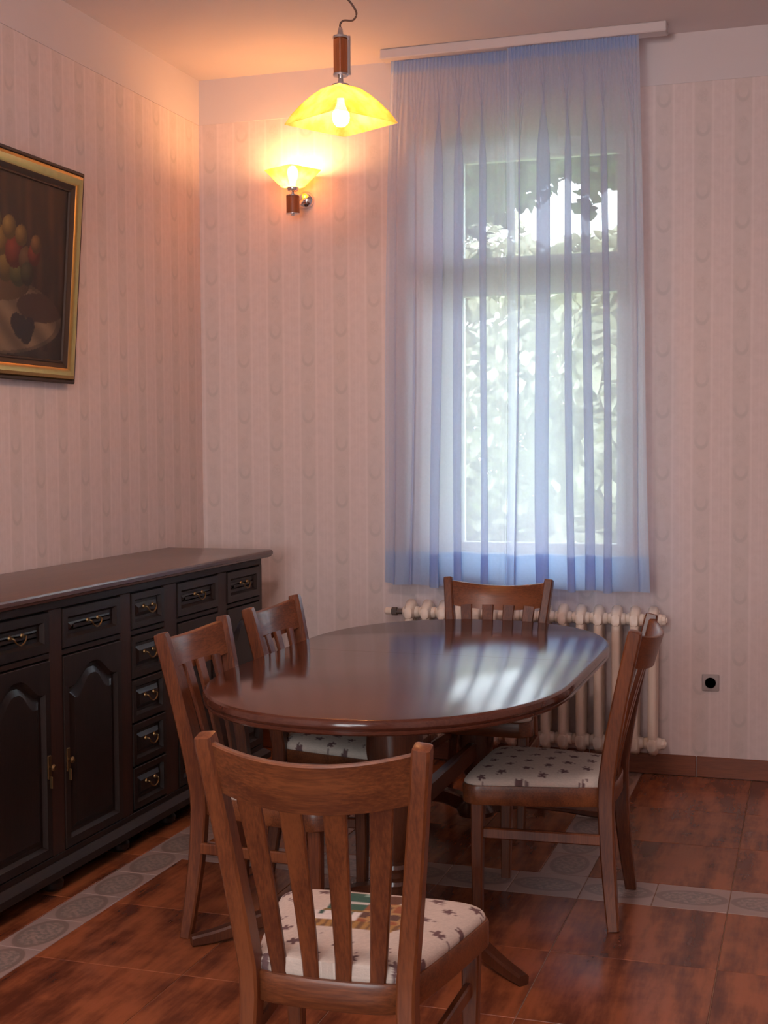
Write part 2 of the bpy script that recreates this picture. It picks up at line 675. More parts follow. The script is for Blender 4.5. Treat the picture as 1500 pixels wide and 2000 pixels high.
def bars(bm, x0, x1, z0, z1, wd, y0, y1, bev=.006):
    box(bm, x0, x0 + wd, y0, y1, z0, z1, bev)
    box(bm, x1 - wd, x1, y0, y1, z0, z1, bev)
    box(bm, x0 + wd - .002, x1 - wd + .002, y0, y1, z0, z0 + wd, bev)
    box(bm, x0 + wd - .002, x1 - wd + .002, y0, y1, z1 - wd, z1, bev)


bars(b, WX0 + .004, WX1 - .004, WZ0 + .02, WZ1 - .004, .045, FY0, FY1)
obj('frame', b, 'pvc', win)
b = B()
box(b, WX0 + .045, WX1 - .045, FY0 - .005, FY1, 2.225, 2.31, .006)
obj('transom', b, 'pvc', win)
for nm, z0, z1 in (('upper_sash', 2.31, WZ1 - .05), ('lower_sash', WZ0 + .06, 2.225)):
    b = B()
    bars(b, WX0 + .047, WX1 - .047, z0, z1, .045, FY0 - .015, FY1 - .02)
    sh = obj(nm, b, 'pvc', win)
    b = B()
    box(b, WX0 + .085, WX1 - .085, .158, .162, z0 + .04, z1 - .04)
    obj('pane', b, 'pane', sh, False)
b = B()
box(b, WX1 - .075, WX1 - .06, FY0 - .05, FY0 - .014, 1.55, 1.57, .003)
box(b, WX1 - .077, WX1 - .058, FY0 - .055, FY0 - .04, 1.46, 1.57, .004)
obj('handle', b, 'pvc', win)
b = B()
box(b, WX0 - .03, WX1 + .03, -.035, FY0, WZ0 - .02, WZ0 + .018, .008, 2)
obj('sill', b, 'pvc', win)
# frame of an unseen window added behind the camera to light the near side
win2 = struct('fill_window', None, None)
b = B()
bars(b, RX0, RX1, RZ0, RZ1, .06, YR - .2, YR - .14)
box(b, 1.67, 1.73, YR - .2, YR - .14, RZ0 + .06, RZ1 - .06)
obj('frame', b, 'pvc', win2)

# ------------------------------------------------------------------ curtain rail and curtains
b = B()
box(b, 1.0, 2.272, -.205, -.125, 3.222, ZC, .004)
rail = obj('curtain_rail', b, 'paint', None, False)
tag(rail, 'white ceiling mounted curtain rail board over the window', 'curtain rail')
ZT, ZB = 3.222, .835


def curtain(name, label, top, bot, phases, seed, flat, yc):
    root = thing(name, label, 'curtain', ((bot[0] + bot[1]) / 2, yc, ZB))
    rnd = random.Random(seed)
    n = phases
    amps = [rnd.uniform(.35, 1.5) for _ in range(n + 3)]
    shift = [rnd.uniform(-.3, .3) for _ in range(n + 3)]

    def amp(s):
        f = s * n
        i = int(f)
        t = f - i
        t = t * t * (3 - 2 * t)
        return amps[i] * (1 - t) + amps[i + 1] * t

    def shf(s):
        f = s * n
        i = int(f)
        t = f - i
        return shift[i] * (1 - t) + shift[i + 1] * t

    def pt(s, q, off):                   # q = 0 top, 1 bottom
        ease = q ** .8
        x0 = top[0] + (bot[0] - top[0]) * ease
        x1 = top[1] + (bot[1] - top[1]) * ease
        th = 2 * PI * (n * s + shf(s))
        k = min(1, q / .22)
        k = k * k * (3 - 2 * k)
        a = amp(s) * flat(s) * min(1, .12 + s / .10, .12 + (1 - s) / .10)
        c = (x1 - x0) / (2 * PI * n)
        x = x0 + (x1 - x0) * s + k * c * 2.5 * a * math.sin(th + .25 * math.sin(3 * q + seed))
        y = k * .022 * a * (.6 + .5 * q) * math.cos(th + .4 * q)
        gth = 2 * PI * 34 * s
        y += (1 - k * .85) * .006 * math.sin(gth + seed)
        x += (1 - k) * .002 * math.cos(gth)
        x += .008 * q * math.sin(5 * q + 9 * s + seed)
        z = ZT + (ZB - ZT) * q
        z -= .006 * q * math.sin(th * .5) * a
        if q > .9 and bot[0] < 1.2 and s < .12:
            z += .012 * (1 - s / .12) * (q - .9) / .1
        return Vector((x - root.location.x, y + off, z - ZB))

    def sheet(nm, q0, q1, rows, cols, off, mat, par):
        bm = B()
        grid = [[bm.verts.new(pt(i / cols, q0 + (q1 - q0) * j / rows, off)) for i in range(cols + 1)] for j in range(rows + 1)]
        for j in range(rows):
            for i in range(cols):
                bm.faces.new((grid[j][i], grid[j][i + 1], grid[j + 1][i + 1], grid[j + 1][i]))
        return obj(nm, bm, mat, par, True, 180)

    cl = sheet('cloth', 0, 1, 70, 300, 0, 'curtain', root)
    h = (.155) / (ZT - ZB)
    sheet('hem', 1 - h, 1, 8, 300, .004, 'hem', root)
    sheet('heading_tape', 0, .022, 3, 300, .004, 'hem', root)
    return root


curtain('sheer_curtain', 'pale blue sheer curtain panel on the side nearer the wall lamp', (1.035, 1.606), (.985, 1.615), 6, 3,
        lambda s: .30 + .9 * min(1, s / .35), -.150)
curtain('sheer_curtain', 'pale blue sheer curtain panel on the side nearer the wall outlet', (1.582, 2.152), (1.575, 2.216), 6, 11,
        lambda s: 1.0, -.185)

# ------------------------------------------------------------------ radiator
rad = thing('radiator', 'cream cast iron column radiator under the window', 'radiator', (1.66, -.09, 0))
NS, PT = 15, .0795
b = B()
for yy in (-.042, .0, .042):
    rings = []
    tube(b, smooth_path([(0, yy * .4, .70), (0, yy * .9, .675), (0, yy, .62), (0, yy, .24), (0, yy * .9, .185), (0, yy * .4, .16)], 4), [.019] * 21, 12, Vector((0, 1, 0)))
for zz in (.705, .155):
    tube(b, [(-PT / 2 + .0005, 0, zz), (-PT / 2 + .006, 0, zz), (-.02, 0, zz), (.02, 0, zz), (PT / 2 - .006, 0, zz), (PT / 2 - .0005, 0, zz)], [.022, .026, .028, .028, .026, .022], 14)
    sweep(b, [(0, -.06, zz), (0, -.035, zz), (0, 0, zz + (.018 if zz > .4 else -.012)), (0, .035, zz), (0, .06, zz)], [.034, .042, .046, .042, .034], [.05, .075, .085, .075, .05], Vector((1, 0, 0)), .015)
sec = obj('section', b, 'iron', rad, True, 60)
for k in range(NS):
    o = sec if k == 0 else copy_part(sec, rad)
    o.location = ((k - (NS - 1) / 2) * PT, 0, 0)
for sx in (-1, 1):
    b = B()
    tube(b, [(sx * (NS - 1) / 2 * PT, 0, .13), (sx * (NS - 1) / 2 * PT, .03, .12), (sx * (NS - 1) / 2 * PT, .0895, .12)], .012, 8)
    obj('wall_bracket', b, 'iron', rad)
xl = -NS / 2 * PT
b = B()
tube(b, [(xl + .002, 0, .705), (xl - .035, 0, .705)], .013, 10)
tube(b, [(xl - .03, 0, .705), (xl - .055, 0, .705)], [.02, .02], 6)
obj('valve', b, 'grey_iron', rad)
b = B()
tube(b, [(xl - .05, 0, .705), (xl - .055, 0, .705), (xl - .085, 0, .705), (xl - .09, 0, .705)], [.01, .017, .017, .01], 10)
obj('valve_cap', b, 'iron', rad)
for zz in (.705, .155):
    b = B()
    tube(b, [(-xl - .002, 0, zz), (-xl + .012, 0, zz), (-xl + .016, 0, zz), (-xl + .02, 0, zz)], [.024, .022, .012, .012], 8)
    obj('plug', b, 'iron', rad)

# ------------------------------------------------------------------ wall outlet
ot = thing('wall_outlet', 'small grey square power outlet on the wallpaper beside the radiator', 'outlet', (2.457, 0, .424))
b = B()
box(b, -.037, .037, -.010, 0, -.037, .037, .004, 2)
obj('plate', b, 'plastic', ot)
b = B()
lathe(b, [(.024, -.0125), (.021, -.0125), (.019, -.004), (.0001, -.004)], 20, 0, 0, 'y')
lathe(b, [(.0001, -.0105), (.024, -.0105), (.024, -.0125)], 20, 0, 0, 'y')
obj('socket', b, 'plastic_dark', ot)

# ------------------------------------------------------------------ painting
PW, PH, LEAN = 1.10, .838, R(4.2)
pic = thing('framed_painting', 'gold framed still life painting of a fruit bowl on white cloth', 'painting', (.012, -1.255 - PW / 2, 1.735))
pic.rotation_euler = (0, LEAN, 0)
pic.location.z = 1.735


def rect_rings(rings, y0, y1, z0, z1, cap=True):
    bm = B()
    rr = [[Vector((d, y0 + i, z0 + i)), Vector((d, y1 - i, z0 + i)), Vector((d, y1 - i, z1 - i)), Vector((d, y0 + i, z1 - i))] for i, d in rings]
    skin(bm, [[p.copy() for p in r] for r in rr], True, cap)
    return bm


hw = PW / 2
obj('outer_edge', rect_rings([(0, .0), (0, .022), (.004, .028), (.012, .028), (.016, .022)], -hw, hw, 0, PH, False), 'frame_dark', pic)
obj('gilded_frame', rect_rings([(.014, .020), (.020, .034), (.032, .040), (.046, .036), (.060, .026)], -hw, hw, 0, PH, False), 'gold', pic)
obj('liner', rect_rings([(.058, .024), (.062, .026), (.078, .016), (.082, .019), (.086, .019), (.090, .010)], -hw, hw, 0, PH, False), 'frame_dark', pic)


def paint(y, z):
    """colours of the still life: y along the wall (0 middle, right edge +), z up"""
    n = math.sin(y * 37 + math.sin(z * 11) * 2) * .5 + .5
    n2 = math.sin(y * 83 + z * 7) * .5 + .5
    c = Vector((.022, .012, .008)) + Vector((.028, .010, .004)) * n * n2
    hx = y
    # round white-clothed table
    e = ((hx + .02) / .47) ** 2 + ((z - .235) / .145) ** 2
    if e < 1:
        k = .75 + .25 * math.sin(hx * 31 + z * 47)
        c = Vector((.20, .13, .075)) * k
        if e > .86:
            c *= .55
        # dark sweep of shade thrown by the bowl
        if ((hx - .30) / .16) ** 2 + ((z - .28) / .055) ** 2 < 1:
            c = Vector((.045, .022, .014))
        # dark grapes lying on the cloth
        for gx, gz, gr in ((.17, .20, .045), (.21, .175, .04), (.14, .215, .035), (.23, .205, .035)):
            if (hx - gx) ** 2 + (z - gz) ** 2 < gr * gr:
                c = Vector((.022, .014, .014))
    if z < .12 and e >= 1:
        c = Vector((.030, .018, .012)) * (.7 + .6 * n)
    # bowl
    if ((hx - .02) / .20) ** 2 + ((z - .36) / .075) ** 2 < 1 and z < .375:
        k = .6 + .4 * math.cos((hx - .0) * 9)
        c = Vector((.085, .045, .018)) * k
    # fruit
    F = [(-.16, .43, .06, (.16, .10, .02)), (-.05, .41, .07, (.20, .035, .02)), (.06, .42, .065, (.17, .11, .03)),
         (.14, .40, .055, (.09, .09, .03)), (.02, .50, .055, (.22, .13, .03)), (-.10, .50, .055, (.14, .12, .03)),
         (.11, .47, .06, (.17, .030, .018)), (.19, .45, .05, (.11, .06, .025)), (.07, .555, .045, (.22, .14, .04)),
         (-.03, .57, .05, (.19, .15, .05)), (-.12, .57, .04, (.10, .10, .03)), (.15, .535, .04, (.20, .12, .035)),
         (.24, .475, .042, (.16, .028, .016)), (.25, .515, .035, (.18, .09, .03)), (.20, .40, .045, (.05, .045, .02))]
    for fx, fz, fr, fc in F:
        d = math.hypot(hx - fx, z - fz) / fr
        if d < 1:
            li = max(.25, 1 - math.hypot(hx - fx + fr * .35, z - fz - fr * .4) / (fr * 1.5))
            c = Vector(fc) * (1.15 * li)
    return c


bm = B()
lay = bm.verts.layers.float_color.new('print')
ny, nz = 190, 150
g = []
for j in range(nz + 1):
    row = []
    for i in range(ny + 1):
        y = -hw + .085 + (PW - .17) * i / ny
        z = .085 + (PH - .17) * j / nz
        v = bm.verts.new((.012, y, z))
        c = paint(y, z)
        v[lay] = (c.x, c.y, c.z, 1)
        row.append(v)
    g.append(row)
for j in range(nz):
    for i in range(ny):
        bm.faces.new((g[j][i], g[j][i + 1], g[j + 1][i + 1], g[j + 1][i]))
obj('canvas', bm, 'canvas', pic, False)

# ------------------------------------------------------------------ lamps
def square_shell(prof, th=.003, n=8):
    """four-sided glass shell; prof = (half side, z); slightly rounded corners"""
    def ring(r, z):
        out = []
        c = min(.12 * r, .012)
        for qx, qy in ((1, 1), (-1, 1), (-1, -1), (1, -1)):
            a0 = math.atan2(qy, qx) - PI / 4
            for k in range(4):
                a = a0 + PI / 2 * k / 3
                out.append(Vector((qx * (r - c) + c * math.cos(a), qy * (r - c) + c * math.sin(a), z)))
        return out
    bm = B()
    outer = [ring(r, z) for r, z in prof]
    inner = [ring(max(r - th, .004), z - .001) for r, z in reversed(prof)]
    skin(bm, outer + inner + [outer[0]], True, False)
    bmesh.ops.remove_doubles(bm, verts=bm.verts[:], dist=1e-5)
    return bm


def bulb_mesh(z0, sgn, rb=.03):
    bm = B()
    prof = [(.0001, 0), (.012, 0), (.014, .02), (.02, .035), (rb * .93, .052), (rb, .068), (rb * .85, .085), (rb * .5, .096), (.0001, .1)]
    lathe(bm, [(r, z0 + sgn * z) for r, z in prof], 18)
    return bm


def pendant(name, label, loc, bulb, group=None):
    p = thing(name, label, 'pendant lamp', loc, R(45 + 17.9 - 2), group)
    prof = [(.030, .126), (.048, .121), (.075, .098), (.100, .070), (.124, .036), (.143, .0)]
    obj('glass_shade', square_shell(prof), 'amber', p, True, 30)
    b = B()
    box(b, -.0185, .0185, -.0185, .0185, .170, .290, .003)
    obj('wooden_stem', b, 'lampwood', p)
    b = B()
    lathe(b, [(.006, .118), (.030, .128), (.030, .133), (.010, .140), (.008, .16), (.026, .162), (.026, .170), (.006, .171)], 18)
    obj('lower_fitting', b, 'chrome', p)
    b = B()
    lathe(b, [(.006, .289), (.026, .290), (.026, .298), (.010, .304), (.008, .325), (.004, .33)], 18)
    obj('upper_fitting', b, 'chrome', p)
    b = B()
    tube(b, [(.019, -.022, .165), (.019, -.022, .298)], .006, 8)
    obj('metal_rod', b, 'chrome', p)
    b = B()
    lathe(b, [(.0001, .122), (.014, .122), (.014, .085), (.0001, .085)], 12)
    obj('bulb_holder', b, 'chrome', p)
    obj('bulb', bulb_mesh(.088, -1, .03), bulb, p)
    # cord: kinked slack loop, then up to the ceiling
    inv = Matrix.Rotation(-p.rotation_euler.z, 4, 'Z')
    cp = [(0, 0, .325), (0, 0, .34), (.012, .004, .352), (.042, .012, .352), (.054, .016, .375), (.040, .012, .405), (.020, .006, .432), (.006, .002, .47), (0, 0, .54), (0, 0, ZC - loc[2] - .03)]
    b = B()
    tube(b, [inv @ v for v in smooth_path(cp, 6)], .0035, 6)
    obj('cord', b, 'cord', p)
    b = B()
    lathe(b, [(.0001, 0), (.045, -.001), (.042, -.02), (.02, -.04), (.0001, -.042)], 20, 0, 0, 'z', ZC - loc[2])
    obj('ceiling_rose', b, 'chrome', p)
    return p


pendant('pendant_lamp', 'lit amber glass pendant lamp with wooden stem hanging above the table', (1.309, -1.595, 2.594), 'bulb_p')
gl = thing('fill_globe', 'added out-of-view fill lamp, a lit globe hanging nearer the viewer than the amber pendant', 'pendant lamp', (1.9, -4.5, 2.85))  # lamp added above the frame to light the near side of the room
b = B()
lathe(b, [(.14 * math.sin(PI * k / 16) + .0001, -.14 * math.cos(PI * k / 16)) for k in range(17)], 24)
obj('globe', b, 'fill_glow', gl, True, 180)
b = B()
lathe(b, [(.0001, .13), (.05, .13), (.05, .16), (.006, .17), (.006, ZC - 2.85 - .04), (.045, ZC - 2.85 - .03), (.05, ZC - 2.85), (.0001, ZC - 2.85)], 16)
obj('rod', b, 'chrome', gl)

sc = thing('wall_sconce', 'lit amber glass uplight sconce with chrome rosette on the window wall', 'wall lamp', (.548, -.14, 2.60))
prof = [(.022, .086), (.040, .092), (.060, .118), (.080, .146), (.098, .170)]
sh = obj('glass_shade', square_shell(prof), 'amber', sc, True, 30)
sh.rotation_euler = (0, 0, R(45 + 17.9))
b = B()
tube(b, [(0, 0, -.034), (0, 0, .050)], [.031, .031], 20)
obj('wooden_cylinder', b, 'lampwood', sc)
b = B()
lathe(b, [(.0001, -.044), (.008, -.042), (.010, -.036), (.033, -.035), (.033, -.031), (.01, -.030)], 18)
obj('lower_fitting', b, 'chrome', sc)
b = B()
lathe(b, [(.01, .048), (.033, .049), (.033, .053), (.008, .055), (.008, .068), (.024, .074), (.028, .086), (.028, .092), (.004, .092)], 18)
obj('upper_fitting', b, 'chrome', sc)
b = B()
tube(b, [(0, .028, .01), (.004, .08, .03), (.01, .118, .053)], .009, 10)
obj('arm', b, 'chrome', sc)
b = B()
lathe(b, [(.042, .0), (.042, -.006), (.038, -.016), (.028, -.028), (.014, -.034), (.0001, -.035)], 28, .012, .053, 'y', .14)
obj('rosette', b, 'chrome', sc)
obj('bulb', bulb_mesh(.092, 1, .026), 'bulb_s', sc)


# ------------------------------------------------------------------ sideboard
SX = .50
SY0, SY1 = -2.63, -.445
sb = thing('sideboard', 'long dark wooden sideboard with panelled doors and brass pulls against the wall', 'sideboard', (0, 0, 0))
b = B()
box(b, .03, SX - .02, SY0, SY1, .10, .975)
obj('body', b, 'side', sb, False)
# top with stepped moulded edge
b = B()
rings = []
for i, z in ((.018, .975), (.006, .980), (.004, .987), (0, .990), (0, 1.002), (.003, 1.008), (.010, 1.011)):
    x1, y0, y1 = SX + .042 - i, SY0 - .035 + i, SY1 + .035 - i
    rings.append([Vector((.022, y0, z)), Vector((x1, y0, z)), Vector((x1, y1, z)), Vector((.022, y1, z))])
skin(b, rings)
obj('top', b, 'side_top', sb, True, 25)
# rails and stiles on the face
b = B()
for z0, z1 in ((.945, .975), (.785, .803), (.10, .125)):
    box(b, SX - .02, SX, SY0, SY1, z0, z1, .002)
obj('face_rail', b, 'side_y', sb, False)
COL = [(-2.60, -2.212), (-2.135, -1.741), (-1.665, -1.402), (-1.294, -.914), (-.826, -.475)]
edges = [(SY0, COL[0][0])] + [(COL[i][1], COL[i + 1][0]) for i in range(4)] + [(COL[4][1], SY1)]
for y0, y1 in edges:
    b = B()
    box(b, SX - .02, SX + .001, y0, y1, .125, .945, .002)
    obj('stile', b, 'side_red', sb, False)
# plinth moulding
b = B()
rings = []
for i, z in ((.03, .055), (0, .06), (0, .085), (.012, .095), (.025, .105)):
    x1, y0, y1 = SX + .03 - i, SY0 - .02 + i, SY1 + .02 - i
    rings.append([Vector((.03, y0, z)), Vector((x1, y0, z)), Vector((x1, y1, z)), Vector((.03, y1, z))])
skin(b, rings)
obj('plinth', b, 'side_y', sb, True, 25)
for fy in (SY0 + .06, -2.17, -1.72, -1.35, -.86, SY1 - .06):
    b = B()
    lathe(b, [(.0001, 0), (.024, 0), (.036, .012), (.038, .03), (.028, .046), (.024, .056)], 18, SX - .03, fy)
    obj('bun_foot', b, 'side', sb)
for fy in (SY0 + .06, SY1 - .06):
    b = B()
    lathe(b, [(.0001, 0), (.024, 0), (.036, .012), (.038, .03), (.028, .046), (.024, .056)], 18, .08, fy)
    obj('bun_foot', b, 'side', sb)


def panel(y0, y1, z0, z1, arch=0.0, n=16):
    """panelled front: flat rim, sloped moulding, recessed field, raised middle"""
    bm = B()
    rings = []
    w_ = y1 - y0
    for i, d, a in ((0, -.018, 0), (0, .003, 0), (.002, .005, 0), (.030, .005, 1), (.040, -.009, 1), (.052, -.009, 1), (.072, .001, 1), (.076, .001, 1)):
        if w_ < .3:
            i *= .8
        ring = [Vector((SX + d, y0 + i, z0 + i)), Vector((SX + d, y1 - i, z0 + i))]
        for k in range(n + 1):
            t = 1 - 2 * k / n
            y = (y0 + y1) / 2 + t * (w_ / 2 - i)
            drop = 0
            if arch and a:
                q = min(1, max(0, abs(t) - .10) / .78)
                drop = arch * (q * q * (3 - 2 * q)) + .012
            ring.append(Vector((SX + d, y, z1 - i - drop)))
        rings.append(ring)
    skin(bm, rings)
    return bm


def pull(par, y, z):
    b = B()
    pts = smooth_path([(SX + .004, y - .034, z + .012), (SX + .018, y - .034, z + .010), (SX + .022, y - .022, z - .006), (SX + .022, y, z - .014), (SX + .022, y + .022, z - .006), (SX + .018, y + .034, z + .010), (SX + .004, y + .034, z + .012)], 4)
    tube(b, pts, .0030, 6)
    for s in (-1, 1):
        lathe2 = [(SX + .003, y + s * .034, z + .012), (SX + .008, y + s * .034, z + .012)]
        tube(b, lathe2, [.009, .007], 10)
    obj('handle', b, 'brass', par)


for y0, y1 in COL:
    d = obj('drawer', panel(y0 + .003, y1 - .003, .808, .940), 'side', sb, True, 25)
    pull(d, (y0 + y1) / 2, .872)
for k in range(4):
    z1 = .780 - k * .163
    d = obj('drawer', panel(COL[2][0] + .003, COL[2][1] - .003, z1 - .155, z1), 'side', sb, True, 25)
    pull(d, (COL[2][0] + COL[2][1]) / 2, z1 - .078)
for i in (0, 1, 3, 4):
    y0, y1 = COL[i]
    # doors overlap the middle stile a little
    d = obj('door', panel(y0 + .003, y1 - .003, .130, .780, .065), 'side', sb, True, 25)
    ky = (y1 - .02) if i in (0, 3) else (y0 + .02)
    b = B()
    tube(b, [(SX + .004, ky, .43), (SX + .012, ky, .43), (SX + .022, ky, .43), (SX + .028, ky, .43)], [.006, .006, .012, .007], 10)
    box(b, SX + .004, SX + .008, ky - .010, ky + .010, .39, .47, .003)
    box(b, SX + .008, SX + .018, ky - .003, ky + .003, .36, .40, .002)
    obj('handle', b, 'brass', d)

# ------------------------------------------------------------------ dining table
TX, TYn, TYf, TA, TB = 1.640, -2.755, -.665, .560, .72
tb = thing('dining_table', 'large oval dining table in polished dark brown wood', 'table', (TX, (TYn + TYf) / 2, 0))
HL = (TYf - TYn) / 2


def oval(i, n=44):
    pts = []
    for k in range(n + 1):
        a = -PI + PI * k / n
        ca, sa = math.cos(a), math.sin(a)
        pts.append((math.copysign(abs(ca) ** .93, ca) * (TA - i), -(HL - TB) + math.copysign(abs(sa) ** .93, sa) * (TB - i)))
    for k in range(n + 1):
        a = PI * k / n
        ca, sa = math.cos(a), math.sin(a)
        pts.append((math.copysign(abs(ca) ** .93, ca) * (TA - i), (HL - TB) + math.copysign(abs(sa) ** .93, sa) * (TB - i)))
    return pts


for half in (-1, 1):
    b = B()
    rings = []
    for i, z in ((.022, .716), (.008, .717), (.003, .721), (.002, .727), (.006, .730), (.003, .733), (0, .739), (0, .747), (.003, .754), (.009, .7585), (.014, .760)):
        rings.append([Vector((x, y, z)) for x, y in oval(i)])
    skin(b, rings)
    geom = b.verts[:] + b.edges[:] + b.faces[:]
    seam = .085
    r = bmesh.ops.bisect_plane(b, geom=geom, plane_co=(0, seam + half * .0008, 0), plane_no=(0, -half, 0), clear_outer=True)
    ed = [e for e in r['geom_cut'] if isinstance(e, bmesh.types.BMEdge)]
    bmesh.ops.contextual_create(b, geom=ed)
    obj('tabletop_leaf', b, 'table', tb, True, 25)
# apron under the top
b = B()
box(b, -.16, .16, -.55, .80, .672, .716, .004)
obj('apron', b, 'table_leg', tb, False)
PED = [(.0001, .665), (.088, .665), (.090, .64), (.090, .54), (.084, .50), (.074, .46), (.072, .38), (.066, .29), (.054, .215), (.040, .185), (.036, .178),
       (.046, .172), (.050, .160), (.046, .150), (.036, .145), (.034, .128), (.046, .120), (.050, .108), (.046, .098), (.052, .090), (.070, .074), (.076, .058), (.070, .04), (.0001, .035)]
for py, sy in ((-.36, -1), (.70, 1)):
    b = B()
    lathe(b, list(reversed(PED)), 32, 0, py)
    pd = obj('pedestal', b, 'table_leg', tb, True, 30)
    for sx in (-1, 1):
        dx, dy = sx * .50, sy * .42
        if sy > 0:
            dy = .25
        pts = smooth_path([(.03 * sx, py, .075), (dx * .3, py + dy * .3, .085), (dx * .6, py + dy * .6, .060), (dx * .85, py + dy * .85, .026), (dx, py + dy, .016)], 6)
        b = B()
        nn = len(pts)
        sweep(b, pts, [.050 - .016 * k / (nn - 1) for k in range(nn)], [.066 - .036 * k / (nn - 1) for k in range(nn)], Vector((-dy, dx, 0)).normalized(), .006)
        obj('foot', b, 'table_leg', pd, True, 40)
b = B()
sweep(b, [(0, -.30, .30), (0, .64, .30)], .035, .07, Vector((1, 0, 0)), .006)
obj('stretcher', b, 'table_leg', tb)

# ------------------------------------------------------------------ dining chairs
CREAM = Vector((.60, .51, .44))
PLUM = Vector((.13, .065, .07))
LEAVES = []
rl = random.Random(4)
for i in range(-3, 4):
    for j in range(-4, 5):
        LEAVES.append((i * .088 + (.044 if j % 2 else 0) + rl.uniform(-.006, .006), j * .062 + rl.uniform(-.006, .006), rl.uniform(0, 6.28), rl.uniform(.0155, .0195)))


def half_width(y):
    if y < -.185:
        return .150 * math.sqrt(max(0, 1 - ((-.185 - y) / .030) ** 2)) ** .8
    if y < .19:
        t = (y + .185) / .375
        return .150 + .090 * (t ** .75)
    return .240 - .055 + .055 * math.sqrt(max(0, 1 - ((y - .19) / .055) ** 2))


def leaf_print(x, y):
    c = CREAM.copy()
    for lx, ly, la, lr in LEAVES:
        dx, dy = x - lx, y - ly
        d2 = dx * dx + dy * dy
        if d2 > .0009:
            continue
        a = math.atan2(dy, dx) - la
        d = math.sqrt(d2)
        if d < lr * (.74 + .26 * math.cos(5 * a)):
            c = PLUM.copy()
        tx, ty = dx - math.cos(la + .6) * lr * 1.3, dy - math.sin(la + .6) * lr * 1.3
        if tx * tx + ty * ty < (.004) ** 2:
            c = Vector((.20, .13, .13))
    return c


def picnic_print(x, y):
    """woven fruit tray, green jug and white cloth printed in the middle of the seat"""
    c = leaf_print(x, y)
    y0 = (y - .068) / 1.3
    if (x / .115) ** 2 + ((y0 - .0) / .125) ** 2 < 1.0:
        c = CREAM.copy()
        if -.085 < y0 < -.055 and abs(x) < .10:                 # straw fringe
            c = Vector((.38, .20, .05)) if math.sin(x * 330) > -.2 else Vector((.17, .08, .03))
        elif -.055 <= y0 < -.01 and x < .0:                      # white cloth
            c = Vector((.72, .66, .62))
            if y0 > -.03 and math.sin(x * 190) > .55:
                c = Vector((.03, .09, .07))
        elif -.055 <= y0 < .045 and x >= .0:                     # fruit
            k = math.sin(x * 95 + 1) * math.sin(y0 * 80)
            c = Vector((.30, .085, .03)) if k > .1 else (Vector((.42, .24, .09)) if k > -.35 else Vector((.10, .04, .03)))
        elif -.01 <= y0 < .095 and -.09 < x < .01:               # green jug
            c = Vector((.02, .10, .075)) if not (.028 < y0 < .042) else Vector((.60, .57, .52))
            if -.01 <= y0 < .0:
                c = Vector((.22, .13, .03))
            if y0 > .075 and -.03 < x < -.015:
                c = Vector((.25, .40, .34))
        elif y0 >= .045 and x >= .01:
            c = Vector((.12, .045, .025)) if math.hypot(x - .04, y0 - .07) < .03 else CREAM.copy()
    return c


def cushion_mesh(fn, nx=110, ny=116):
    bm = B()
    lay = bm.verts.layers.float_color.new('print')
    ya, yb = -.204, .2445
    top, g = [], []
    for j in range(ny + 1):
        t = j / ny
        y = ya + (yb - ya) * (.5 - .5 * math.cos(PI * t))
        wv = max(half_width(y if y > -.185 else -.185 + (y + .185) * .0298 / .019), .004)
        row = []
        for i in range(nx + 1):
            s = math.sin(PI / 2 * (2 * i / nx - 1))
            x = s * wv
            ex = max(0.0, 1 - abs(s) ** 7)
            ty = abs((y - .0) / .2445)
            ey = max(0.0, 1 - ty ** 9)
            z = .428 + .030 * (ex * ey) ** .45 + .012 * (1 - (x / .24) ** 2) * (1 - ty * ty)
            v = bm.verts.new((x, y, z))
            c = fn(x, y)
            k = .93 + .14 * rl.random()
            v[lay] = (c.x * k, c.y * k, c.z * k, 1)
            row.append(v)
        g.append(row)
    for j in range(ny):
        for i in range(nx):
            bm.faces.new((g[j][i], g[j][i + 1], g[j + 1][i + 1], g[j + 1][i]))
    # flat underside rim
    loop = [g[0][i] for i in range(nx + 1)] + [g[j][nx] for j in range(1, ny + 1)] + [g[ny][i] for i in range(nx - 1, -1, -1)] + [g[j][0] for j in range(ny - 1, 0, -1)]
    lowv = []
    for v in loop:
        q = bm.verts.new((v.co.x * .98, v.co.y * .98, .418))
        q[lay] = v[lay]
        lowv.append(q)
    n = len(loop)
    for i in range(n):
        bm.faces.new((loop[i], loop[(i + 1) % n], lowv[(i + 1) % n], lowv[i]))
    bm.faces.new(lowv)
    return bm


def back_y(z):
    """centre line of a back post"""
    if z < .42:
        t = z / .42
        return -.225 + .030 * math.sin(t * PI / 2)
    t = (z - .42) / .50
    return -.195 - .095 * (t ** 1.25)


def back_x(z):
    if z < .42:
        return .205 - .044 * math.sin(z / .42 * PI / 2)
    t = (z - .42) / .50
    return .161 + .056 * t


def bow(x, z):
    """depth of the curved back behind the line of the posts"""
    t = max(0, min(1, (z - .40) / .50))
    d = .022 + .040 * t
    return d * (1 - (x / back_x(max(z, .42))) ** 2)


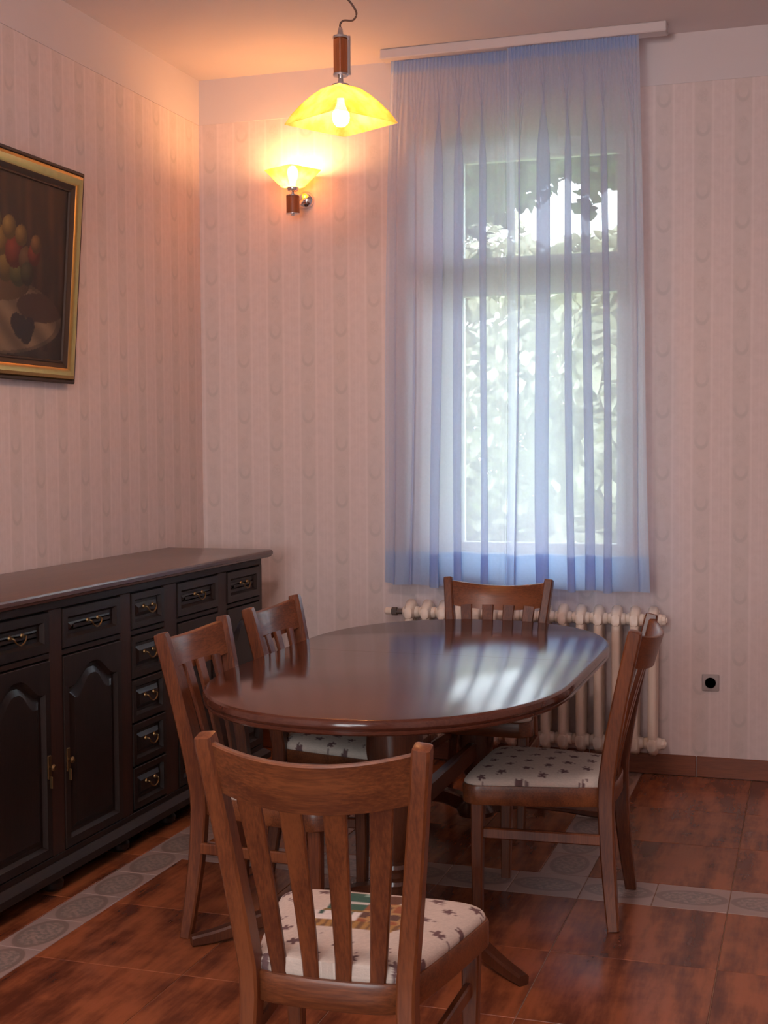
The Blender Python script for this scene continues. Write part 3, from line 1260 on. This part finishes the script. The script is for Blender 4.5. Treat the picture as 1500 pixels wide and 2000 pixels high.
def make_chair(label, group):
    ch = thing('dining_chair', label, 'chair', (0, 0, 0), 0, group)
    cu = obj('seat_cushion', cushion_mesh(leaf_print), 'cushion', ch, True, 50)
    cu['label'] = 'cream cushion with dark leaf print'
    # bent seat frame
    b = B()
    outl = []
    for k in range(60):
        a = 2 * PI * k / 60
    ys = [-.2149 + .4594 * (.5 - .5 * math.cos(PI * k / 40)) for k in range(41)]
    right = [(half_width(y) + .004, y) for y in ys]
    left = [(-x, y) for x, y in reversed(right)]
    outl = right + left
    rings = []
    for sc_, z in ((.955, .365), (1.0, .366), (1.012, .37), (1.012, .420), (1.0, .426), (.955, .426)):
        rings.append([Vector((x * sc_, y * sc_, z)) for x, y in outl])
    rings.append([p.copy() for p in rings[0]])
    skin(b, rings, True, False)
    bmesh.ops.remove_doubles(b, verts=b.verts[:], dist=1e-5)
    obj('seat_frame', b, 'chair_x', ch, True, 40)
    zz = [0, .06, .14, .22, .30, .38, .44, .52, .60, .68, .76, .84, .905, .918, .92]
    for s in (-1, 1):
        b = B()
        sweep(b, [(s * back_x(z), back_y(z), z) for z in zz], [.030, .032, .034, .036, .037, .038, .038, .038, .038, .038, .037, .036, .036, .034, .028],
              [.036, .039, .042, .045, .048, .050, .050, .049, .047, .045, .044, .043, .042, .038, .028], Vector((1, 0, 0)), .005)
        obj('back_post', b, 'chair', ch, True, 40)
        b = B()
        sweep(b, [(s * .200, .198, 0), (s * .206, .198, .2), (s * .208, .196, .367)], [.030, .036, .040], [.030, .036, .040], Vector((1, 0, 0)), .004)
        obj('leg', b, 'chair', ch, True, 40)
        b = B()
        sweep(b, [(s * .204, .185, .27), (s * .184, back_y(.27) + .02, .27)], .018, .034, Vector((1, 0, 0)), .004)
        obj('stretcher', b, 'chair', ch, True, 40)
    # curved top rail
    b = B()
    rings = []
    N = 20
    for k in range(N + 1):
        x = -.198 + .396 * k / N
        dip = .022 * (1 - (x / .198) ** 2)
        z0, z1 = .806 - dip, .906 - dip
        th = .011
        pts = []
        for (z, o_) in ((z0, -th), (z0, th), ((z0 + z1) / 2, th), (z1 - .004, th), (z1, th - .004), (z1, -th + .004), (z1 - .004, -th), ((z0 + z1) / 2, -th)):
            pts.append(Vector((x, back_y(z) - bow(x, z) + o_ + .004, z)))
        rings.append(pts)
    skin(b, rings)
    obj('top_rail', b, 'chair_x', ch, True, 40)
    # four slats
    for x_t, x_b in ((-.135, -.100), (-.045, -.033), (.045, .033), (.135, .100)):
        b = B()
        pts, wd = [], []
        for k in range(9):
            t = k / 8
            z = .405 + (.806 - .405) * t
            x = x_b + (x_t - x_b) * t
            pts.append((x, back_y(z) - bow(x, z) * (.45 + .25 * t) + .008, z))
            wd.append(.032 + .016 * t)
        sweep(b, pts, wd, .013, Vector((1, 0, 0)), .003)
        obj('slat', b, 'chair', ch, True, 40)
    return ch


GRP = 'dining chairs around the oval table'
cA = make_chair('dining chair nearest the viewer, its slatted back turned to us, fruit print on the seat', GRP)
SPOTS = [((1.318, -2.225), -PI / 2, 'slatted dining chair on the sideboard side, the nearer one of two'),
         ((1.318, -1.585), -PI / 2, 'slatted dining chair on the sideboard side, the farther one of two'),
         ((1.625, -.845), PI, 'slatted dining chair at the far table end in front of the radiator'),
         ((2.09, -1.80), PI / 2, 'slatted dining chair seen from the side, alone on the outlet side of the table')]
for (x, y), rz, lb in SPOTS:
    c = copy_tree(cA)
    c.location = (x, y, 0)
    c.rotation_euler = (0, 0, rz)
    c['label'] = lb
cA.location = (1.966, -3.375, 0)
cA.rotation_euler = (0, 0, R(2.5))
for k in cA.children:
    if k.name.startswith('seat_cushion'):
        me = bpy.data.meshes.new('seat_cushion')
        bm = cushion_mesh(picnic_print)
        bmesh.ops.recalc_face_normals(bm, faces=bm.faces[:])
        bm.to_mesh(me)
        bm.free()
        me.materials.append(MAT['cushion'])
        me.polygons.foreach_set('use_smooth', [True] * len(me.polygons))
        me.set_sharp_from_angle(angle=R(50))
        k.data = me
        k['label'] = 'cream cushion with leaf print and a printed fruit tray'

# ------------------------------------------------------------------ garden outside the window
b = B()
box(b, -20, 12, .6, 40, -1.1, -1.0)
gnd = obj('garden_lawn', b, 'grass', None, False)
tag(gnd, 'pale sunlit lawn seen through the lower window pane', None, None, 'structure')


def leaves(pts, size, rnd, droop=.4):
    me_v, me_f = [], []
    for p in pts:
        s = size * rnd.uniform(.7, 1.3)
        q = Matrix.Rotation(rnd.uniform(0, 6.28), 3, 'Z') @ Matrix.Rotation(rnd.uniform(-1.2, 1.2) - droop, 3, 'X') @ Matrix.Rotation(rnd.uniform(-.6, .6), 3, 'Y')
        k = len(me_v)
        for v in ((0, -.5, 0), (.42, -.1, .08), (.25, .35, .03), (0, .62, -.05), (-.25, .35, .03), (-.42, -.1, .08)):
            me_v.append(p + q @ (Vector(v) * s))
        me_f.append((k, k + 1, k + 2, k + 3))
        me_f.append((k, k + 3, k + 4, k + 5))
    return me_v, me_f


def leaf_obj(name, pts, size, mat, parent, seed):
    v, f = leaves(pts, size, random.Random(seed))
    me = bpy.data.meshes.new(name)
    me.from_pydata([tuple(a) for a in v], [], f)
    me.materials.append(MAT[mat])
    o = bpy.data.objects.new(name, me)
    C.objects.link(o)
    o.parent = parent
    o['kind'] = 'stuff'
    return o


vine = thing('climbing_vine', 'dark leafy vine hanging over the upper part of the window', 'vine', (1.2, 1.6, -1.0))
rv = random.Random(5)
pts = []
for _ in range(16000):
    x = rv.uniform(-.9, 3.2)
    y = rv.uniform(1.1, 2.4)
    # lower fringe of the foliage, lower on the side of the wall lamp
    fr = 2.92 + .05 * math.sin(x * 5.1) + .06 * math.sin(x * 13 + 1) + (.04 if x > 1.3 else (-.13 if x < 1.05 else -.02)) + (y - 1.6) * .18
    z = fr + abs(rv.gauss(0, .5)) if rv.random() < .55 else fr + rv.uniform(0, 1.5)
    if z > 4.4:
        continue
    pts.append(Vector((x - 1.2, y - 1.6, z + 1.0)))
for sx_, sy_, zt, zb_ in ((.86, 1.7, 2.95, 2.50), (.98, 1.8, 2.9, 2.56), (1.62, 1.7, 3.1, 2.78), (1.18, 1.6, 2.95, 2.72)):
    for _ in range(26):
        pts.append(Vector((sx_ - 1.2 + rv.gauss(0, .03), sy_ - 1.6 + rv.gauss(0, .04), rv.uniform(zb_, zt) + 1.0)))
leaf_obj('foliage', pts, .085, 'leaf_dark', vine, 3)
b = B()
tube(b, smooth_path([(-1.6, .2, 0), (-1.62, .15, 2.0), (-1.4, .1, 3.9), (-.6, .1, 4.4), (.6, .0, 4.5), (1.9, .1, 4.55)], 6), .03, 8)
obj('stem', b, 'bark', vine)


def tree(label, loc, h, rx, rz, n, size, seed):
    t = thing('garden_tree', label, 'tree', loc, 0, 'trees in the garden')
    rnd = random.Random(seed)
    pts = []
    for _ in range(n):
        d = Vector((rnd.gauss(0, 1), rnd.gauss(0, 1), rnd.gauss(0, 1))).normalized() * (rnd.uniform(.55, 1.0) ** .5)
        wob = 1 + .18 * math.sin(d.x * 5 + seed) * math.cos(d.z * 6)
        pts.append(Vector((d.x * rx * wob, d.y * rx * wob, h + d.z * rz * wob)))
    leaf_obj('crown', pts, size, 'leaf_light', t, seed)
    b = B()
    tube(b, [(0, 0, 0), (.05, 0, h * .5), (0, .05, h)], [.14, .10, .05], 8)
    obj('trunk', b, 'bark', t)


tree('bushy pale green tree filling the middle of the lower window pane', (-.9, 9.0, -1.0), 2.5, 2.0, 2.4, 12000, .14, 1)
tree('bushy pale green tree behind the curtain towards the wall lamp side', (-4.6, 12.5, -1.0), 3.0, 2.2, 2.7, 5200, .20, 2)
tree('bushy pale green tree behind the curtain towards the outlet side', (2.2, 6.0, -1.0), 2.5, 1.5, 2.4, 5200, .20, 3)
tree('rounded taller tree farther back near the neighbouring house', (.3, 14.0, -1.0), 3.6, 2.0, 2.3, 3600, .24, 6)

hd = thing('garden_hedge', 'pale green hedge filling the view behind the garden trees', 'hedge', (-3.2, 18.0, -1.0))
rh = random.Random(21)
leaf_obj('foliage', [Vector((rh.uniform(-6, 7), rh.uniform(-.5, .5), 3.3 * rh.random() ** .8)) for _ in range(14000)], .20, 'leaf_light', hd, 8)
b = B()
tube(b, [(0, 0, 0), (.05, 0, 1.2), (0, 0, 2.6)], [.08, .06, .03], 6)
obj('stem', b, 'bark', hd)

hs = thing('neighbour_house', 'pinkish house far behind the garden trees', 'house', (1.7, 24, -1.0))
b = B()
box(b, -1.8, 6, -2, 4, 0, 5.8)
obj('wall', b, 'plaster', hs, False)
b = B()
skin(b, [[Vector((-2.3, -2.6, 5.8)), Vector((6.4, -2.6, 5.8)), Vector((6.4, 4.6, 5.8)), Vector((-2.3, 4.6, 5.8))],
         [Vector((-2.3, -2.6, 5.95)), Vector((6.4, -2.6, 5.95)), Vector((6.4, 4.6, 5.95)), Vector((-2.3, 4.6, 5.95))],
         [Vector((.2, .9, 7.6)), Vector((4.2, .9, 7.6)), Vector((4.2, 1.1, 7.6)), Vector((.2, 1.1, 7.6))]])
obj('roof', b, 'roof', hs, False)
b = B()
box(b, -.6, .3, -2.06, -1.98, 3.4, 4.8, .02)
obj('window', b, 'pvc', hs, False)
